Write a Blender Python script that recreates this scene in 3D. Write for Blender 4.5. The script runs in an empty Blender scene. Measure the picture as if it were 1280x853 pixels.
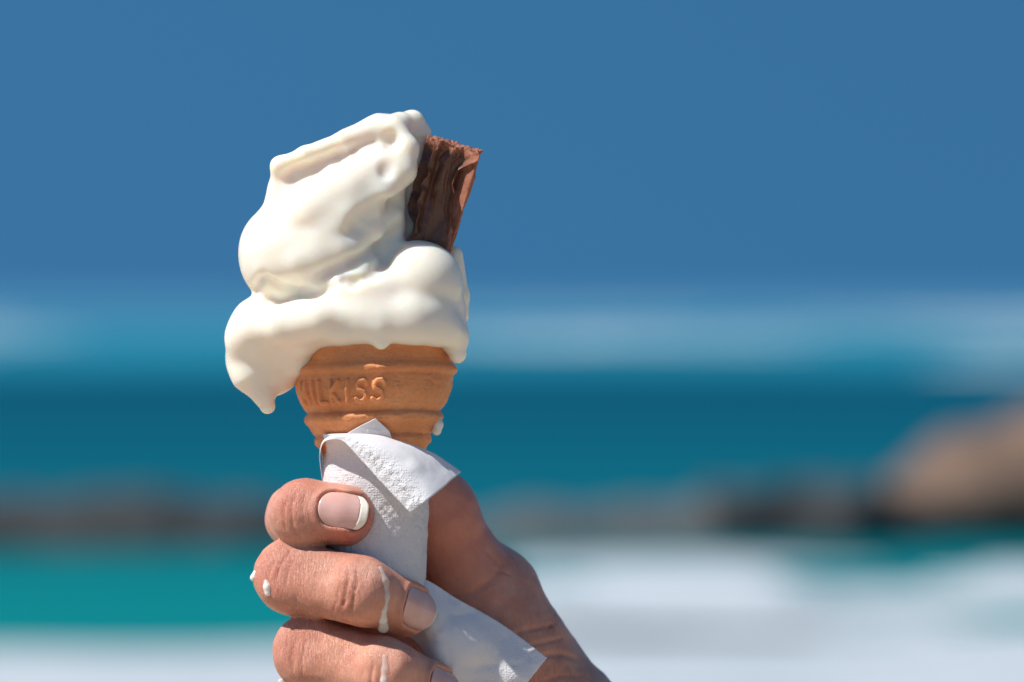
import bpy, math
import numpy as np
from mathutils import Vector

# ------------------------------------------------------------------ scene, camera, light
scene = bpy.context.scene
col = scene.collection
R = math.radians
U = 0.00022            # one design unit = 0.22 mm
DIST = 1.2             # camera to cone
EYE = 3.0              # camera height above the sea
TO_SUN = Vector((-0.56, -0.23, 0.79)).normalized()

cam_d = bpy.data.cameras.new('camera')
cam = bpy.data.objects.new('camera', cam_d)
col.objects.link(cam)
cam.location = (0, 0, EYE)
cam.rotation_euler = (R(90 - 0.645), 0, 0)
cam_d.sensor_width = 36.0
cam_d.lens = 36.0 * DIST / (1280 * U)
cam_d.clip_start = 0.05
cam_d.clip_end = 30000
cam_d.dof.use_dof = True
cam_d.dof.focus_distance = DIST - 0.018
cam_d.dof.aperture_fstop = 9.5
scene.camera = cam

world = bpy.data.worlds.new('World')
scene.world = world
world.use_nodes = True
wn = world.node_tree.nodes
wl = world.node_tree.links
for n in list(wn):
    wn.remove(n)
w_out = wn.new('ShaderNodeOutputWorld')
w_bg = wn.new('ShaderNodeBackground')
w_sky = wn.new('ShaderNodeTexSky')
w_sky.sky_type = 'NISHITA'
w_sky.sun_disc = False
w_sky.sun_elevation = math.asin(TO_SUN.z)
w_sky.sun_rotation = math.atan2(TO_SUN.x, TO_SUN.y)
w_sky.altitude = 0
w_sky.air_density = 1.0
w_sky.dust_density = 0.0
w_sky.ozone_density = 5.0
w_tc = wn.new('ShaderNodeTexCoord')
w_add = wn.new('ShaderNodeVectorMath'); w_add.operation = 'ADD'
w_add.inputs[1].default_value = (0, 0, 0.75)      # clear dark-blue sky right down to the horizon
w_nrm = wn.new('ShaderNodeVectorMath'); w_nrm.operation = 'NORMALIZE'
w_tint = wn.new('ShaderNodeMix'); w_tint.data_type = 'RGBA'; w_tint.blend_type = 'MULTIPLY'
w_tint.inputs[0].default_value = 1.0
w_tint.inputs[7].default_value = (0.46, 0.98, 1.0, 1)
wl.new(w_tc.outputs['Generated'], w_add.inputs[0])
wl.new(w_add.outputs[0], w_nrm.inputs[0])
wl.new(w_nrm.outputs[0], w_sky.inputs[0])
wl.new(w_sky.outputs[0], w_tint.inputs[6])
wl.new(w_tint.outputs[2], w_bg.inputs[0])
w_bg.inputs[1].default_value = 0.105
wl.new(w_bg.outputs[0], w_out.inputs[0])

sun_d = bpy.data.lights.new('sun', 'SUN')
sun_d.energy = 5.0
sun_d.angle = R(0.5)
sun_d.color = (1.0, 0.965, 0.915)
sun = bpy.data.objects.new('sun', sun_d)
col.objects.link(sun)
sun.location = (-3, -3, 8)
sun.rotation_euler = TO_SUN.to_track_quat('Z', 'Y').to_euler()

scene.view_settings.view_transform = 'Standard'
scene.view_settings.look = 'None'
scene.view_settings.exposure = 0.2
scene.view_settings.gamma = 1.0
scene.cycles.use_denoising = True
scene.cycles.max_bounces = 8

# ------------------------------------------------------------------ helpers
def tag(o, label=None, cat=None, group=None, kind=None):
    if label: o['label'] = label
    if cat: o['category'] = cat
    if group: o['group'] = group
    if kind: o['kind'] = kind
    return o

def W(p):
    """design units (x right, y down, d away from the camera) -> metres, world"""
    p = np.asarray(p, float)
    out = np.empty_like(p)
    out[..., 0] = (p[..., 0] - 640.0) * U
    out[..., 1] = DIST + p[..., 2] * U
    out[..., 2] = EYE - 0.0135 - (p[..., 1] - 426.5) * U
    return out

def mesh_obj(name, verts, faces, material, parent=None, origin=None, smooth=True):
    """one mesh object; verts in world metres; faces as an int array (n,3|4) or a list"""
    verts = np.asarray(verts, np.float64)
    if origin is None:
        origin = np.array([verts[:, 0].mean(), verts[:, 1].mean(), verts[:, 2].min()])
    origin = np.asarray(origin, float)
    me = bpy.data.meshes.new(name)
    v = (verts - origin).astype(np.float32)
    if isinstance(faces, np.ndarray):
        nf, k = faces.shape
        me.vertices.add(len(v)); me.vertices.foreach_set('co', v.ravel())
        me.loops.add(nf * k); me.loops.foreach_set('vertex_index', faces.ravel().astype(np.int32))
        me.polygons.add(nf); me.polygons.foreach_set('loop_start', np.arange(0, nf * k, k, dtype=np.int32))
        me.update(calc_edges=True)
        me.validate()
    else:
        me.from_pydata([tuple(q) for q in v], [], faces)
        me.update()
    me.polygons.foreach_set('use_smooth', [smooth] * len(me.polygons))
    me.materials.append(material)
    o = bpy.data.objects.new(name, me)
    col.objects.link(o)
    if parent is not None:
        o.parent = parent
        o.location = Vector(origin) - parent.location
    else:
        o.location = origin
    return o

def empty(name, loc):
    o = bpy.data.objects.new(name, None)
    o.empty_display_size = 0.01
    col.objects.link(o)
    o.location = loc
    return o

def attr(o, name, vals):
    a = o.data.attributes.new(name, 'FLOAT', 'POINT')
    a.data.foreach_set('value', np.asarray(vals, np.float32))

def grid_faces(nu, nv, wrap_u=False):
    i = np.arange(nu if wrap_u else nu - 1)
    j = np.arange(nv - 1)
    I, J = np.meshgrid(i, j, indexing='ij')
    I2 = (I + 1) % nu
    return np.stack([I * nv + J, I2 * nv + J, I2 * nv + J + 1, I * nv + J + 1], -1).reshape(-1, 4)

# smooth value noise in numpy (three dimensions)
def _hash(ix, iy, iz, seed):
    h = (ix * 374761393 + iy * 668265263 + iz * 2147483647 + seed * 974711) & 0xffffffff
    h = ((h ^ (h >> 13)) * 1274126177) & 0xffffffff
    return ((h ^ (h >> 16)) & 0xffff) / 32767.5 - 1.0

def vnoise(p, scale, seed=0):
    q = np.asarray(p, float) / scale
    i = np.floor(q).astype(np.int64); f = q - i
    f = f * f * f * (f * (f * 6 - 15) + 10)
    r = 0
    for dx in (0, 1):
        wx = f[..., 0] if dx else 1 - f[..., 0]
        for dy in (0, 1):
            wy = f[..., 1] if dy else 1 - f[..., 1]
            for dz in (0, 1):
                wz = f[..., 2] if dz else 1 - f[..., 2]
                r = r + wx * wy * wz * _hash(i[..., 0] + dx, i[..., 1] + dy, i[..., 2] + dz, seed)
    return r

# ---- signed distance modelling
def A(*v):
    return np.array(v, float)

def s_cap(p, a, b, ra, rb):
    a = A(*a).astype(p.dtype); b = A(*b).astype(p.dtype); ba = b - a
    pa = p - a
    h = np.clip(pa @ ba / max(ba @ ba, 1e-9), 0, 1)
    return np.sqrt(((pa - h[:, None] * ba) ** 2).sum(1)) - (ra + (rb - ra) * h)

def s_ell(p, c, r, rotz=0.0, rotx=0.0):
    q = p - A(*c).astype(p.dtype)
    if rotz:
        cz, sz = math.cos(R(rotz)), math.sin(R(rotz))
        q = np.stack([q[:, 0] * cz + q[:, 1] * sz, -q[:, 0] * sz + q[:, 1] * cz, q[:, 2]], 1)
    if rotx:
        cz, sz = math.cos(R(rotx)), math.sin(R(rotx))
        q = np.stack([q[:, 0], q[:, 1] * cz + q[:, 2] * sz, -q[:, 1] * sz + q[:, 2] * cz], 1)
    r = A(*r).astype(p.dtype)
    k0 = np.sqrt(((q / r) ** 2).sum(1)); k1 = np.sqrt(((q / (r * r)) ** 2).sum(1))
    return np.where(k1 > 1e-9, k0 * (k0 - 1) / np.maximum(k1, 1e-9), -r.min())

def smin(a, b, k):
    h = np.maximum(k - np.abs(a - b), 0) / k
    return np.minimum(a, b) - h * h * k * 0.25

def smax(a, b, k):
    return -smin(-a, -b, k)

def s_chain(p, pts, rad, k=6.0):
    d = None
    for i in range(len(pts) - 1):
        e = s_cap(p, pts[i], pts[i + 1], rad[i], rad[i + 1])
        d = e if d is None else smin(d, e, k)
    return d

def seg_dist(p, pts):
    """distance to a polyline (3-D) and the parameter along it"""
    best = None; par = None
    n = len(pts) - 1
    for i in range(n):
        a = A(*pts[i]); b = A(*pts[i + 1]); ba = b - a
        pa = p - a
        h = np.clip(pa @ ba / max(ba @ ba, 1e-9), 0, 1)
        d = np.sqrt(((pa - h[:, None] * ba) ** 2).sum(1))
        t = (i + h) / n
        if best is None:
            best, par = d, t
        else:
            m = d < best
            best = np.where(m, d, best); par = np.where(m, t, par)
    return best, par

def groove(p, pts, width, depth):
    out = np.zeros(len(p), p.dtype)
    a = np.array(pts, float); m = width * 2.6
    sel = ((p > a.min(0) - m) & (p < a.max(0) + m)).all(1)
    if sel.any():
        d, t = seg_dist(p[sel], pts)
        out[sel] = depth * np.exp(-(d / width) ** 2) * np.clip(np.minimum(t, 1 - t) * 5 + 0.15, 0, 1)
    return out

def surface(f, lo, hi, vox, newton=1, band=1.25):
    """surface nets over a block-sparse grid; returns vertices (design units) and quads"""
    lo = A(*lo); hi = A(*hi)
    B = 12
    nb = np.ceil((hi - lo) / (vox * B)).astype(int)
    n = nb * B + 1
    F = np.full(n, 1.0, np.float32)
    bi = np.stack(np.meshgrid(*[np.arange(k) for k in nb], indexing='ij'), -1).reshape(-1, 3)
    cen = lo + (bi + 0.5) * B * vox
    fc = f(cen)
    rad = B * vox * 0.87
    inside = bi[fc <= -rad * band]
    for b in inside:
        s = b * B
        F[s[0]:s[0] + B + 1, s[1]:s[1] + B + 1, s[2]:s[2] + B + 1] = -1.0
    act = bi[np.abs(fc) < rad * band]
    loc = np.stack(np.meshgrid(*[np.arange(B + 1)] * 3, indexing='ij'), -1).reshape(-1, 3)
    for c in range(0, len(act), 200):
        blk = act[c:c + 200]
        idx = (blk[:, None, :] * B + loc[None]).reshape(-1, 3)
        F[idx[:, 0], idx[:, 1], idx[:, 2]] = f((lo + idx * vox).astype(np.float32))
    S = F < 0
    m = n - 1
    cnt = np.zeros(m, np.int8)
    for dx in (0, 1):
        for dy in (0, 1):
            for dz in (0, 1):
                cnt += S[dx:dx + m[0], dy:dy + m[1], dz:dz + m[2]]
    cells = np.argwhere((cnt > 0) & (cnt < 8))
    index = np.full(m, -1, np.int32)
    index[cells[:, 0], cells[:, 1], cells[:, 2]] = np.arange(len(cells))
    acc = np.zeros((len(cells), 3)); num = np.zeros(len(cells))
    corners = [(x, y, z) for x in (0, 1) for y in (0, 1) for z in (0, 1)]
    for a in corners:
        for ax in range(3):
            if a[ax]: continue
            b = list(a); b[ax] = 1
            fa = F[cells[:, 0] + a[0], cells[:, 1] + a[1], cells[:, 2] + a[2]]
            fb = F[cells[:, 0] + b[0], cells[:, 1] + b[1], cells[:, 2] + b[2]]
            cr = (fa < 0) != (fb < 0)
            t = np.where(cr, fa / np.where(cr, fa - fb, 1), 0)
            q = np.tile(A(*a), (len(cells), 1)); q[:, ax] += t
            acc[cr] += q[cr]; num[cr] += 1
    v = lo + (cells + acc / num[:, None]) * vox
    quads = []
    for ax in range(3):
        o1, o2 = [(1, 2), (2, 0), (0, 1)][ax]
        sl0 = [slice(1, k - 1) for k in n]; sl1 = list(sl0)
        sl0[ax] = slice(0, n[ax] - 1); sl1[ax] = slice(1, n[ax])
        s0 = S[tuple(sl0)]; s1 = S[tuple(sl1)]
        for sgn in (0, 1):
            e = np.argwhere((s0 & ~s1) if sgn == 0 else (~s0 & s1))
            if not len(e): continue
            e = e + 1; e[:, ax] -= 1
            def cell(a, b):
                c = e.copy(); c[:, o1] -= a; c[:, o2] -= b
                return index[c[:, 0], c[:, 1], c[:, 2]]
            q = np.stack([cell(1, 1), cell(0, 1), cell(0, 0), cell(1, 0)], 1)
            if sgn: q = q[:, ::-1]
            quads.append(q)
    quads = np.concatenate(quads)
    quads = quads[(quads >= 0).all(1)]
    quads = quads[:, ::-1]          # (x, y down, d away) keeps handedness reversed on the way to the world frame
    h = vox * 0.5
    for _ in range(newton):
        f0 = f(v)
        g = np.stack([f(v + A(h, 0, 0)) - f0, f(v + A(0, h, 0)) - f0, f(v + A(0, 0, h)) - f0], 1) / h
        g2 = np.maximum((g * g).sum(1), 0.2)
        st = -(f0 / g2)[:, None] * g
        ln = np.sqrt((st ** 2).sum(1)); lim = vox * 0.45
        st *= np.minimum(1, lim / np.maximum(ln, 1e-9))[:, None]
        v = v + st
    return v, quads

def catmull(ctrl, t):
    """Catmull-Rom through ctrl (n,...) at parameters t in 0..1"""
    c = np.asarray(ctrl, float); n = len(c)
    x = np.clip(t, 0, 1) * (n - 1)
    i = np.minimum(np.floor(x).astype(int), n - 2); f = (x - i)
    def g(k):
        k = k.copy()
        lo = k < 0; hi = k > n - 1
        r = c[np.clip(k, 0, n - 1)]
        if lo.any(): r[lo] = 2 * c[0] - c[1]
        if hi.any(): r[hi] = 2 * c[-1] - c[-2]
        return r
    p0, p1, p2, p3 = g(i - 1), g(i), g(i + 1), g(i + 2)
    f = f.reshape((-1,) + (1,) * (c.ndim - 1))
    return 0.5 * (2 * p1 + (p2 - p0) * f + (2 * p0 - 5 * p1 + 4 * p2 - p3) * f ** 2 + (3 * p1 - p0 - 3 * p2 + p3) * f ** 3)

def patch(net, nu, nv):
    net = np.asarray(net, float)
    a = catmull(net, np.linspace(0, 1, nu))                     # (nu, cols, 3)
    b = catmull(a.transpose(1, 0, 2), np.linspace(0, 1, nv))    # (nv, nu, 3)
    return b.transpose(1, 0, 2)

# ------------------------------------------------------------------ materials
class Mat:
    def __init__(self, name):
        self.m = bpy.data.materials.new(name); self.m.use_nodes = True
        self.t = self.m.node_tree
        self.b = self.t.nodes['Principled BSDF']; self.out = self.t.nodes['Material Output']
        self._co = None
    def n(self, typ, **kw):
        nd = self.t.nodes.new(typ)
        for k, v in kw.items(): setattr(nd, k, v)
        return nd
    def link(self, a, b): self.t.links.new(a, b)
    def co(self, scale=(1, 1, 1), rot=(0, 0, 0), kind='Object'):
        tc = self.n('ShaderNodeTexCoord'); mp = self.n('ShaderNodeMapping')
        mp.inputs['Scale'].default_value = scale; mp.inputs['Rotation'].default_value = rot
        self.link(tc.outputs[kind], mp.inputs[0]); return mp.outputs[0]
    def noise(self, co, scale, detail=3, rough=0.5, dist=0.0):
        nd = self.n('ShaderNodeTexNoise')
        nd.inputs['Scale'].default_value = scale; nd.inputs['Detail'].default_value = detail
        nd.inputs['Roughness'].default_value = rough; nd.inputs['Distortion'].default_value = dist
        self.link(co, nd.inputs['Vector']); return nd.outputs['Fac']
    def ramp(self, fac, stops, interp='LINEAR'):
        nd = self.n('ShaderNodeValToRGB'); cr = nd.color_ramp; cr.interpolation = interp
        while len(cr.elements) < len(stops): cr.elements.new(0.5)
        for e, (p, c) in zip(cr.elements, stops):
            e.position = p; e.color = (*c, 1) if len(c) == 3 else c
        self.link(fac, nd.inputs[0]); return nd.outputs[0]
    def mix(self, fac, a, b, blend='MIX'):
        nd = self.n('ShaderNodeMix', data_type='RGBA', blend_type=blend)
        for s, v in ((0, fac), (6, a), (7, b)):
            if isinstance(v, (int, float)): nd.inputs[s].default_value = v
            elif isinstance(v, tuple): nd.inputs[s].default_value = (*v, 1)
            else: self.link(v, nd.inputs[s])
        return nd.outputs[2]
    def math(self, op, a, b=None):
        nd = self.n('ShaderNodeMath', operation=op)
        for s, v in ((0, a), (1, b)):
            if v is None: continue
            if isinstance(v, (int, float)): nd.inputs[s].default_value = v
            else: self.link(v, nd.inputs[s])
        return nd.outputs[0]
    def bump(self, h, dist, strength=1.0, prev=None):
        nd = self.n('ShaderNodeBump'); nd.inputs['Distance'].default_value = dist
        nd.inputs['Strength'].default_value = strength
        self.link(h, nd.inputs['Height'])
        if prev is not None: self.link(prev, nd.inputs['Normal'])
        return nd.outputs[0]
    def attr(self, name):
        nd = self.n('ShaderNodeAttribute', attribute_name=name); return nd.outputs['Fac']
    def set(self, **kw):
        for k, v in kw.items():
            s = self.b.inputs[k.replace('_', ' ')]
            if isinstance(v, (int, float)) or (isinstance(v, tuple)):
                s.default_value = (*v, 1) if isinstance(v, tuple) and s.type == 'RGBA' else v
            else: self.link(v, s)
        return self

def make_icecream():
    m = Mat('soft_serve_cream'); c = m.co()
    base = m.ramp(m.noise(c, 55, 2), [(0.3, (0.865, 0.795, 0.67)), (0.7, (0.88, 0.82, 0.71))])
    fine = m.noise(c, 900, 3, 0.6); mid = m.noise(c, 140, 2, 0.5)
    nb = m.bump(mid, 0.0004, 0.3); nb = m.bump(fine, 0.00006, 0.5, nb)
    m.set(Base_Color=base, Roughness=0.22, Normal=nb)
    m.b.inputs['Subsurface Weight'].default_value = 1.0
    m.b.inputs['Subsurface Radius'].default_value = (1.0, 0.62, 0.32)
    m.b.inputs['Subsurface Scale'].default_value = 0.0042
    m.b.inputs['Specular IOR Level'].default_value = 0.5
    return m.m

def make_wafer():
    m = Mat('baked_wafer'); c = m.co()
    blot = m.noise(c, 60, 4, 0.6); base = m.ramp(blot, [(0.25, (0.60, 0.200, 0.066)), (0.55, (0.74, 0.290, 0.108)), (0.8, (0.83, 0.39, 0.175))])
    pores = m.noise(c, 1500, 3, 0.65); wr = m.noise(m.co((1, 1, 2.4)), 260, 4, 0.6, 0.8)
    nb = m.bump(wr, 0.0006, 0.35); nb = m.bump(pores, 0.00012, 0.45, nb)
    dots = m.ramp(pores, [(0.32, (0.40, 0.40, 0.40)), (0.5, (1, 1, 1))])
    m.set(Base_Color=m.mix(0.25, base, dots, 'MULTIPLY'), Roughness=0.62, Normal=nb)
    m.b.inputs['Subsurface Weight'].default_value = 0.4
    m.b.inputs['Subsurface Radius'].default_value = (1.0, 0.4, 0.12)
    m.b.inputs['Subsurface Scale'].default_value = 0.002
    return m.m

def make_chocolate():
    m = Mat('flaked_chocolate'); c = m.co()
    crumb_lit = m.attr('crumb_lit')
    sm = m.noise(c, 240, 3, 0.6)
    dark = m.ramp(sm, [(0.3, (0.078, 0.028, 0.016)), (0.7, (0.14, 0.054, 0.031))])
    lightc = m.ramp(m.noise(c, 700, 3, 0.7), [(0.3, (0.24, 0.080, 0.042)), (0.7, (0.36, 0.135, 0.075))])  # paler brown for the broken top and for the strip painted as sunlit
    nb = m.bump(m.noise(c, 900, 4, 0.7), 0.0004, 0.35)
    m.set(Base_Color=m.mix(crumb_lit, dark, lightc), Roughness=m.math('ADD', m.math('MULTIPLY', crumb_lit, 0.3), 0.36), Normal=nb)
    return m.m

def make_paper():
    m = Mat('embossed_tissue')
    c = m.co()
    uvn = m.attr('emb')
    vor = m.n('ShaderNodeTexVoronoi'); vor.feature = 'F1'; vor.inputs['Scale'].default_value = 1500
    vor.inputs['Randomness'].default_value = 0.6
    m.link(c, vor.inputs['Vector'])
    dots = m.ramp(vor.outputs['Distance'], [(0.15, (1, 1, 1)), (0.55, (0, 0, 0))], 'EASE')
    crep = m.noise(m.co((1, 1, 1), (0, R(40), 0)), 1500, 3, 0.6)
    wr = m.noise(c, 120, 3, 0.5)
    nb = m.bump(wr, 0.0007, 0.5)
    nb = m.bump(m.math('MULTIPLY', dots, uvn), 0.00013, 0.9, nb)
    nb = m.bump(crep, 0.00010, 0.5, nb)
    m.set(Base_Color=(0.94, 0.93, 0.935), Roughness=0.75, Normal=nb)
    m.b.inputs['Specular IOR Level'].default_value = 0.15
    tr = m.n('ShaderNodeBsdfTranslucent'); tr.inputs[0].default_value = (0.86, 0.82, 0.82, 1)
    mx = m.n('ShaderNodeMixShader'); mx.inputs[0].default_value = 0.36
    m.link(m.b.outputs[0], mx.inputs[1]); m.link(tr.outputs[0], mx.inputs[2]); m.link(mx.outputs[0], m.out.inputs[0])
    return m.m

def make_skin():
    m = Mat('skin'); c = m.co()
    red = m.attr('red'); wrk = m.attr('wrinkle'); pale = m.attr('pale')
    mott = m.noise(c, 130, 4, 0.6)
    base = m.ramp(mott, [(0.3, (0.60, 0.245, 0.160)), (0.55, (0.71, 0.335, 0.225)), (0.8, (0.79, 0.42, 0.305))])
    base = m.mix(m.math('MULTIPLY', red, 0.72), base, (0.48, 0.145, 0.10))  # redder skin; on the thumb this dark tone also stands in for shade
    base = m.mix(m.math('MULTIPLY', pale, 0.35), base, (0.70, 0.43, 0.32))
    frk = m.noise(c, 620, 2, 0.5)
    base = m.mix(m.ramp(frk, [(0.70, (0, 0, 0)), (0.78, (0.4, 0.4, 0.4))]), base, (0.40, 0.16, 0.095))
    lines = m.noise(m.co((14, 3, 1.5), (0, R(-14), 0)), 170, 3, 0.65, 1.2)
    blot = m.noise(c, 60, 3, 0.6)
    base = m.mix(m.ramp(blot, [(0.45, (0, 0, 0)), (0.7, (0.55, 0.55, 0.55))]), base, (0.55, 0.20, 0.13))
    base = m.mix(m.math('MULTIPLY', m.ramp(lines, [(0.36, (1, 1, 1)), (0.46, (0, 0, 0))]), m.math('MULTIPLY', wrk, 0.35)), base, (0.36, 0.13, 0.08))
    fine = m.n('ShaderNodeTexVoronoi'); fine.feature = 'DISTANCE_TO_EDGE'; fine.inputs['Scale'].default_value = 1500
    m.link(m.co((1.6, 1, 0.7), (0, R(-14), 0)), fine.inputs['Vector'])
    cell = m.ramp(fine.outputs['Distance'], [(0.0, (0, 0, 0)), (0.12, (1, 1, 1))])
    nb = m.bump(m.math('MULTIPLY', lines, wrk), 0.0015, 0.75)
    nb = m.bump(cell, 0.00007, 0.7, nb)
    nb = m.bump(m.noise(c, 800, 3, 0.6), 0.00012, 0.45, nb)
    m.set(Base_Color=base, Roughness=m.ramp(mott, [(0.3, (0.25, 0.25, 0.25)), (0.7, (0.42, 0.42, 0.42))]), Normal=nb)
    m.b.inputs['Subsurface Weight'].default_value = 0.45
    m.b.inputs['Subsurface Radius'].default_value = (1.0, 0.36, 0.20)
    m.b.inputs['Subsurface Scale'].default_value = 0.0022
    m.b.inputs['Specular IOR Level'].default_value = 0.5
    return m.m

def make_nail(tip=False):
    m = Mat('nail_tip' if tip else 'nail_plate'); c = m.co()
    nb = m.bump(m.noise(m.co((1, 1, 8), (0, R(-14), 0)), 160, 2, 0.5), 0.00012, 0.35)
    if tip: m.set(Base_Color=(0.86, 0.78, 0.66))
    else:
        m.set(Base_Color=m.ramp(m.noise(c, 170, 2), [(0.3, (0.66, 0.36, 0.305)), (0.7, (0.74, 0.46, 0.40))]))
    m.set(Roughness=0.17, Normal=nb)
    m.b.inputs['Coat Weight'].default_value = 0.4
    m.b.inputs['Subsurface Weight'].default_value = 0.3
    m.b.inputs['Subsurface Radius'].default_value = (1, 0.5, 0.35)
    m.b.inputs['Subsurface Scale'].default_value = 0.0012
    return m.m

def make_melt():
    m = Mat('melted_cream')
    m.set(Base_Color=(0.86, 0.80, 0.72), Roughness=0.15)
    m.b.inputs['Subsurface Weight'].default_value = 0.6
    m.b.inputs['Subsurface Radius'].default_value = (1, 0.7, 0.5)
    m.b.inputs['Subsurface Scale'].default_value = 0.001
    tr = m.n('ShaderNodeBsdfTransparent'); mx = m.n('ShaderNodeMixShader')
    m.link(m.attr('thin'), mx.inputs[0]); m.link(m.b.outputs[0], mx.inputs[1]); m.link(tr.outputs[0], mx.inputs[2]); m.link(mx.outputs[0], m.out.inputs[0])
    return m.m
M_MELT = make_melt()
M_CREAM = make_icecream(); M_WAFER = make_wafer(); M_CHOC = make_chocolate(); M_PAPER = make_paper()
M_SKIN = make_skin(); M_NAIL = make_nail(); M_NAILTIP = make_nail(True)

# ------------------------------------------------------------------ the setting: sea, beach, surf, rocks
def make_sea_mat():
    m = Mat('sea_water')
    geo = m.n('ShaderNodeNewGeometry'); sep = m.n('ShaderNodeSeparateXYZ'); m.link(geo.outputs['Position'], sep.inputs[0])
    mp = m.n('ShaderNodeMapping'); mp.inputs['Scale'].default_value = (0.35, 1, 1); m.link(geo.outputs['Position'], mp.inputs[0])
    wob = m.noise(mp.outputs[0], 0.05, 3, 0.5)
    # depth of the water follows the distance from the shore: inverse distance spreads the near shallows
    y = m.math('ADD', sep.outputs[1], m.math('MULTIPLY', m.math('SUBTRACT', wob, 0.5), 14.0))
    inv = m.math('DIVIDE', 20.0, m.math('MAXIMUM', y, 8.0))
    base = m.ramp(inv, [(0.0, (0.055, 0.160, 0.270)), (0.045, (0.036, 0.175, 0.265)), (0.10, (0.010, 0.172, 0.240)),
                        (0.132, (0.008, 0.130, 0.205)), (0.146, (0.0, 0.060, 0.098)), (0.25, (0.0, 0.082, 0.115)),
                        (0.36, (0.0, 0.110, 0.140)), (0.46, (0.0, 0.155, 0.160)), (0.6, (0.003, 0.19, 0.185))])
    rip = m.noise(mp.outputs[0], 0.9, 4, 0.6)
    nb = m.bump(rip, 0.12, 0.5)
    m.set(Base_Color=base, Roughness=0.45, Normal=nb)
    m.b.inputs['Specular IOR Level'].default_value = 0.03
    return m.m

def sheet(name, xs, ys, zf, material, kind='structure', label=None):
    X, Y = np.meshgrid(xs, ys, indexing='ij')
    V = np.stack([X, Y, zf(X, Y)], -1).reshape(-1, 3)
    o = mesh_obj(name, V, grid_faces(len(xs), len(ys)), material, origin=(0, 0, 0))
    o['kind'] = kind
    return o

def swell(X, Y):
    P = np.stack([X * 0.45, Y, X * 0], -1)
    amp = np.clip((Y - 26) / 20, 0, 1) * np.clip(1.4 - Y / 500.0, 0.15, 1)
    # one standing swell, the dark face of the photograph's middle band, ahead of the rocks
    face = 0.45 * np.exp(-((Y - 142 - 3 * np.sin(X * 0.05)) / 6.0) ** 2)
    return amp * (vnoise(P, 9.0, 3) * 0.10 + vnoise(P, 3.1, 5) * 0.035) + face

ys = np.concatenate([np.arange(18, 70, 0.5), np.arange(70, 170, 1.0), np.geomspace(170, 12000, 70)])
xs = np.concatenate([-np.geomspace(60, 9000, 22)[::-1], np.arange(-58, 58.1, 1.6), np.geomspace(60, 9000, 22)])
sea = sheet('sea', xs, ys, swell, make_sea_mat())
tag(sea, 'turquoise sea running from the surf to the horizon', 'sea')

m = Mat('beach_sand'); c = m.co()
m.set(Base_Color=m.ramp(m.noise(c, 2.5, 5, 0.6), [(0.3, (0.38, 0.305, 0.22)), (0.7, (0.48, 0.395, 0.295))]), Roughness=0.9,
      Normal=m.bump(m.noise(c, 30, 4, 0.6), 0.01, 0.5))
beach = sheet('beach', np.linspace(-120, 120, 60), np.linspace(-60, 30, 50),
              lambda X, Y: np.clip((22 - Y) * 0.064, -0.5, 6.0) - 0.02 + 0.03 * vnoise(np.stack([X, Y, X * 0], -1), 2.5, 9), m.m)
tag(beach, 'pale sand beach sloping to the water', 'beach')

def make_foam_mat():
    m = Mat('surf_foam'); c = m.co()
    m.set(Base_Color=m.ramp(m.noise(c, 0.8, 4, 0.6), [(0.3, (0.35, 0.395, 0.42)), (0.65, (0.46, 0.485, 0.505))]), Roughness=0.8,
          Normal=m.bump(m.noise(c, 6, 4, 0.6), 0.06, 0.6))
    return m.m
M_FOAM = make_foam_mat()

def foam_field(name, x0, x1, y0, y1, dx, dy, cover, seed, height, label, density):
    xs = np.arange(x0, x1, dx); ys = np.arange(y0, y1, dy)
    X, Y = np.meshgrid(xs, ys, indexing='ij')
    P = np.stack([X * 0.35, Y, X * 0], -1)
    n = vnoise(P, cover, seed) * 0.65 + vnoise(P, cover * 0.33, seed + 1) * 0.45
    d = n + density(X, Y)
    Z = swell(X, Y) + 0.02 + np.clip(d, 0, 1) * height * (0.6 + 0.5 * vnoise(P, 0.7, seed + 2)) - np.where(d < 0, 0.06, 0)
    V = np.stack([X, Y, Z], -1).reshape(-1, 3)
    F = grid_faces(len(xs), len(ys))
    keep = (d.reshape(-1)[F] > -0.04).any(1)
    F = F[keep]
    used = np.unique(F); mp = np.full(len(V), -1); mp[used] = np.arange(len(used))
    o = mesh_obj(name, V[used], mp[F], M_FOAM, origin=(0, y0, 0))
    tag(o, label, 'foam', kind='stuff')
    return o

gauss = lambda v, c, s: np.exp(-((v - c) / s) ** 2)
foam_field('shore_foam', -45, 35, 24.0, 37.6, 0.22, 0.16, 2.4, 21, 0.10, 'white foam sheet washing up along the bottom edge',
           lambda X, Y: 1.0 * np.clip((36.3 + 0.25 * np.clip(X + 2, 0, 9) - Y) / 1.2, -1.6, 1) + 0.1)
foam_field('surf_wash', -1.5, 16, 37.5, 52.5, 0.2, 0.16, 2.6, 33, 0.22, 'broken white surf in front of the boulders',
           lambda X, Y: -1.4 + 2.1 * np.clip((X + 1.2) / 1.4, 0, 1) * np.clip((4.2 - X) / 1.8, 0.60, 1) * np.clip((49.4 + 0.9 * np.clip(X - 3.6, 0, 1.2) - Y) / 3.0, 0, 1))
foam_field('far_foam', -130, 130, 158, 700, 1.6, 2.2, 22, 41, 0.25, 'pale streaks of whitecaps below the horizon',
           lambda X, Y: -0.92 + 0.60 * gauss(X / Y, 0.058, 0.030) + 0.72 * gauss(X / Y, 0.118, 0.032) + 0.62 * gauss(X / Y, -0.122, 0.026) + 0.40 * gauss(X / Y, 0.004, 0.030) - 0.5 * np.clip((230 - Y) / 60, 0, 1) * (X / Y < 0.09))

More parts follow.
